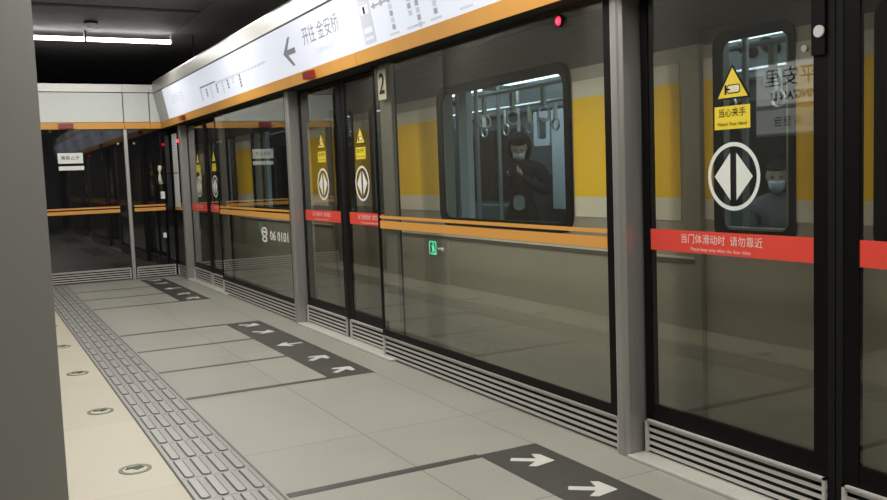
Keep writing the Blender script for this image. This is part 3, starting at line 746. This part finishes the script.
# benches with backrests along the far side and along the near side
for k in (0, 1, 2):
    for xa, xb, xk in ((5.15, 5.58, 5.56), (3.05, 3.45, 3.00)):
        b = MB(); b.box((min(xa, xb), 3.25 + k*PER, 0.36), (max(xa, xb), 5.95 + k*PER, 0.44), M_TEAL, 0.02)
        if xa > 4: b.box((5.50, 3.25 + k*PER, 0.44), (5.60, 5.95 + k*PER, 0.92), M_TEAL, 0.02)
        b.build('bench_seat', TR)
        for y in (3.17 + k*PER, 6.0 + k*PER):
            b = MB(); b.prism(rrect(min(xa, xb), 0.35, max(xa, xb), 1.25 if xa > 4 else 0.85, 0.08), 0.03, M_TIN if xa > 4 else M_TIND, lambda u, v, w: (u, y + w, v)); b.build('seat_partition', TR)
# advert frame beside the far door
b = MB(); b.box((5.35, 7.38, 0.9), (5.40, 7.60, 1.92), M_TIC); b.build('grey_blue_panel', TR)
b = MB(); b.ring(rrect(7.66, 1.56, 7.96, 1.92, 0.03), rrect(7.73, 1.63, 7.89, 1.85, 0.02), 0.03, M_TIC, lambda u, v, w: (5.1 + 0.3 - w, u, v)); b.build('picture_frame', TR)

# ================================================================== PASSENGERS
def skin_body(name, verts, edges, radii, m, parent, root=0, sub=2):
    bm = bmesh.new(); L = bm.verts.layers.skin.verify()
    vs_ = []
    for i, (p, r) in enumerate(zip(verts, radii)):
        v = bm.verts.new(p); rr = r if isinstance(r, (tuple, list)) else (r, r)
        v[L].radius = rr; v[L].use_root = (i == root); vs_.append(v)
    for a_, b_ in edges: bm.edges.new((vs_[a_], vs_[b_]))
    me = bpy.data.meshes.new(name); bm.to_mesh(me); bm.free(); me.materials.append(m)
    o = bpy.data.objects.new(name, me); COL.objects.link(o)
    if parent: o.parent = parent
    sk = o.modifiers.new('skin', 'SKIN'); sk.use_smooth_shade = True
    sb = o.modifiers.new('sub', 'SUBSURF'); sb.levels = sub; sb.render_levels = sub
    return o
def bake(o):
    dg = bpy.context.evaluated_depsgraph_get(); me = bpy.data.meshes.new_from_object(o.evaluated_get(dg))
    o.modifiers.clear(); o.data = me
def head(name, c, yaw, pitch, parent, hood=False):
    """face looks along -X rotated by yaw (about Z) and pitched down"""
    bm = bmesh.new(); bmesh.ops.create_uvsphere(bm, u_segments=32, v_segments=24, radius=1)
    for v in bm.verts:
        x, y, z = v.co
        fx = -x                                  # forward amount
        sx, sy, sz = 0.098, 0.076, 0.115
        if z < -0.1: sy *= 1 - 0.28*(-z - 0.1); sx *= 1 - 0.10*(-z)
        p = Vector((x*sx, y*sy, z*sz))
        if fx > 0.5:
            p.x -= 0.020*math.exp(-((y/0.16)**2 + ((z + 0.14)/0.24)**2))          # nose
            p.x += 0.012*(math.exp(-(((y - 0.38)/0.2)**2 + ((z - 0.06)/0.14)**2)) + math.exp(-(((y + 0.38)/0.2)**2 + ((z - 0.06)/0.14)**2)))  # sockets
            p.x -= 0.006*math.exp(-((y/0.3)**2 + ((z + 0.5)/0.10)**2))           # lips
            p.x -= 0.008*math.exp(-((y/0.35)**2 + ((z + 0.85)/0.16)**2))         # chin
        v.co = p
    for s in (-1, 1):
        r = bmesh.ops.create_uvsphere(bm, u_segments=10, v_segments=8, radius=1)
        for v in r['verts']: v.co = Vector((v.co.x*0.018 + 0.008, v.co.y*0.008 + s*0.077, v.co.z*0.030 - 0.005))
    me = bpy.data.meshes.new(name); bm.to_mesh(me); bm.free(); me.materials.append(M_SKIN)
    for p in me.polygons: p.use_smooth = True
    R = Matrix.Translation(c) @ Matrix.Rotation(yaw, 4, 'Z') @ Matrix.Rotation(-pitch, 4, 'Y')
    me.transform(R)
    o = bpy.data.objects.new(name, me); COL.objects.link(o); o.parent = parent
    def shell(nm, m, scale, test, off=(0, 0, 0)):
        bm = bmesh.new(); bmesh.ops.create_uvsphere(bm, u_segments=28, v_segments=20, radius=1)
        kill = [v for v in bm.verts if not test(v.co)]
        bmesh.ops.delete(bm, geom=kill, context='VERTS')
        for v in bm.verts: v.co = Vector((v.co.x*scale[0] + off[0], v.co.y*scale[1] + off[1], v.co.z*scale[2] + off[2]))
        bmesh.ops.solidify(bm, geom=bm.faces[:], thickness=0.004)
        me = bpy.data.meshes.new(nm); bm.to_mesh(me); bm.free(); me.materials.append(m)
        for p in me.polygons: p.use_smooth = True
        me.transform(R); q = bpy.data.objects.new(nm, me); COL.objects.link(q); q.parent = parent; return q
    shell('hair', M_HAIR, (0.110, 0.087, 0.125), lambda c: (c.x > -0.35 or c.z > 0.45) and c.z > -0.55)
    shell('face_mask', M_MASK, (0.116, 0.074, 0.085), lambda c: c.x < -0.45 and c.z < 0.42, (0.004, 0, -0.045))
    if hood: shell('hood', M_COAT, (0.135, 0.118, 0.150), lambda c: (c.x > -0.45 or c.z > 0.62), (0.01, 0, 0.0))
    # eyes
    bm = bmesh.new()
    for s in (-1, 1):
        r = bmesh.ops.create_uvsphere(bm, u_segments=10, v_segments=8, radius=1)
        for v in r['verts']: v.co = Vector((v.co.x*0.006 - 0.086, v.co.y*0.013 + s*0.030, v.co.z*0.006 + 0.008))
    me = bpy.data.meshes.new('eyes'); bm.to_mesh(me); bm.free(); me.materials.append(M_HAIR); me.transform(R)
    q = bpy.data.objects.new('eyes', me); COL.objects.link(q); q.parent = parent
    return o
def hand(parent, wrist, fwd, palm_n, side, curl=0.9):
    """palm with five separate chained fingers, palm normal palm_n; side gives the thumb side"""
    f_ = Vector(fwd).normalized(); n = Vector(palm_n); n = (n - f_*n.dot(f_)).normalized(); s = f_.cross(n)*side
    w = Vector(wrist)
    V = [w, w + f_*0.045, w + f_*0.085]; Rr = [(0.024, 0.019), (0.034, 0.016), (0.036, 0.014)]; E = [(0, 1), (1, 2)]
    for i, (off, ln) in enumerate(((0.030, 0.070), (0.010, 0.080), (-0.010, 0.074), (-0.029, 0.058))):
        base = w + f_*0.083 + s*off; p = base; d = f_.copy(); prev = 2
        for j in range(3):
            a = curl*(0.35 + 0.35*j); d2 = (f_*math.cos(a) + n*math.sin(a))
            p = p + d2*ln*(0.42, 0.33, 0.25)[j]; V.append(p.copy()); Rr.append((0.0095 - 0.001*j,)*2); E.append((prev, len(V) - 1)); prev = len(V) - 1
    p = w + f_*0.035 + s*0.035; V.append(p); Rr.append((0.013, 0.013)); E.append((1, len(V) - 1))
    for j in range(2):
        p = p + (f_*0.7 + s*0.45 + n*0.45*(j + 0.5)).normalized()*0.032; V.append(p.copy()); Rr.append((0.0105 - 0.001*j,)*2); E.append((len(V) - 2, len(V) - 1))
    return skin_body('hand', V, E, Rr, M_SKIN, parent, 0, 1)

# standing person in the window, dark hooded coat, looking down at a phone
bx, by = 4.62, 7.08
T1 = thing('person', 'person in dark hooded coat and face mask holding a phone behind the large train window', 'person', None, (bx, by, 0)); T1.rotation_euler.z = math.radians(46)
def P(dx, dy, z): return (dx, dy, z)
V = [P(0.02,0,0.88), P(0.02,0,1.02), P(0.02,0,1.20), P(0.01,0,1.33), P(-0.01,0,1.41),
     P(0.02,0.19,1.31), P(0.0,0.25,1.10), P(-0.20,0.15,1.17), P(-0.28,0.07,1.25),
     P(0.02,-0.19,1.31), P(0.0,-0.25,1.10), P(-0.20,-0.15,1.17), P(-0.28,-0.07,1.25),
     P(0.02,0.10,0.82), P(0.0,0.11,0.45), P(0.03,0.11,0.09), P(-0.10,0.12,0.04),
     P(0.02,-0.10,0.82), P(0.0,-0.11,0.45), P(0.03,-0.11,0.09), P(-0.10,-0.12,0.04)]
E_ = [(0,1),(1,2),(2,3),(3,4),(3,5),(5,6),(6,7),(7,8),(3,9),(9,10),(10,11),(11,12),(0,13),(13,14),(14,15),(15,16),(0,17),(17,18),(18,19),(19,20)]
R_ = [(0.15,0.12),(0.14,0.11),(0.16,0.12),(0.13,0.10),(0.055,0.055),0.075,0.062,0.048,0.036,0.075,0.062,0.048,0.036,0.095,0.065,0.045,0.04,0.095,0.065,0.045,0.04]
skin_body('dark_coat_body', V, E_, R_, M_COAT, T1)
head('head', Vector((-0.05, 0, 1.52)), math.radians(6), math.radians(22), T1, hood=True)
hand(T1, P(-0.29,0.065,1.26), (-0.5,-0.45,0.5), (0.2,-0.9,0.0), 1, 0.9)
hand(T1, P(-0.29,-0.065,1.26), (-0.5,0.45,0.5), (0.2,0.9,0.0), -1, 0.9)
b = MB(); b.box((-0.395, -0.038, 1.27), (-0.385, 0.038, 1.42), M_PHONE, 0.003); ph = b.build('phone_case'); ph.name = 'mobile_phone'
ph.location = (bx, by, 0); ph.rotation_euler.z = math.radians(46); tag(ph, 'dark mobile phone held up by the hooded person in the train', 'phone')
b = MB(); b.prism(rrect(-0.055, 0.94, 0.05, 1.08, 0.045), 0.02, M_SHIRT, lambda u, v, w: (-0.125 - w, u, v)); b.build('pale_shirt_front', T1)

# seated person behind the near door window, grey jumper, mask
bx2, by2 = 5.20, 4.57
T2 = thing('person', 'seated person in a grey jumper and face mask, seen through the near door', 'person', None, (bx2, by2, 0)); T2.rotation_euler.z = math.radians(25)
V = [P(0.10,0,0.54), P(0.10,0,0.68), P(0.09,0,0.86), P(0.07,0,0.99), P(0.04,0,1.08),
     P(0.07,0.17,0.97), P(0.03,0.23,0.74), P(-0.20,0.13,0.68), P(-0.30,0.06,0.66),
     P(0.07,-0.17,0.97), P(0.03,-0.23,0.74), P(-0.20,-0.13,0.68), P(-0.30,-0.06,0.66),
     P(0.05,0.09,0.53), P(-0.36,0.11,0.52), P(-0.38,0.11,0.10), P(-0.50,0.12,0.045),
     P(0.05,-0.09,0.53), P(-0.36,-0.11,0.52), P(-0.38,-0.11,0.10), P(-0.50,-0.12,0.045)]
R2 = [(0.13,0.11),(0.135,0.11),(0.15,0.11),(0.12,0.09),(0.05,0.05),0.075,0.058,0.045,0.034,0.075,0.058,0.045,0.034,0.09,0.065,0.045,0.04,0.09,0.065,0.045,0.04]
skin_body('grey_clothed_body', V, E_, R2, M_GCOAT, T2)
head('head', Vector((0.0, 0, 1.20)), math.radians(15), math.radians(10), T2)
hand(T2, P(-0.30,0.06,0.66), (-0.8,-0.6,-0.1), (0.1,-0.3,-0.9), -1, 0.7)
hand(T2, P(-0.30,-0.06,0.66), (-0.8,0.6,-0.1), (0.1,0.3,-0.9), 1, 0.7)
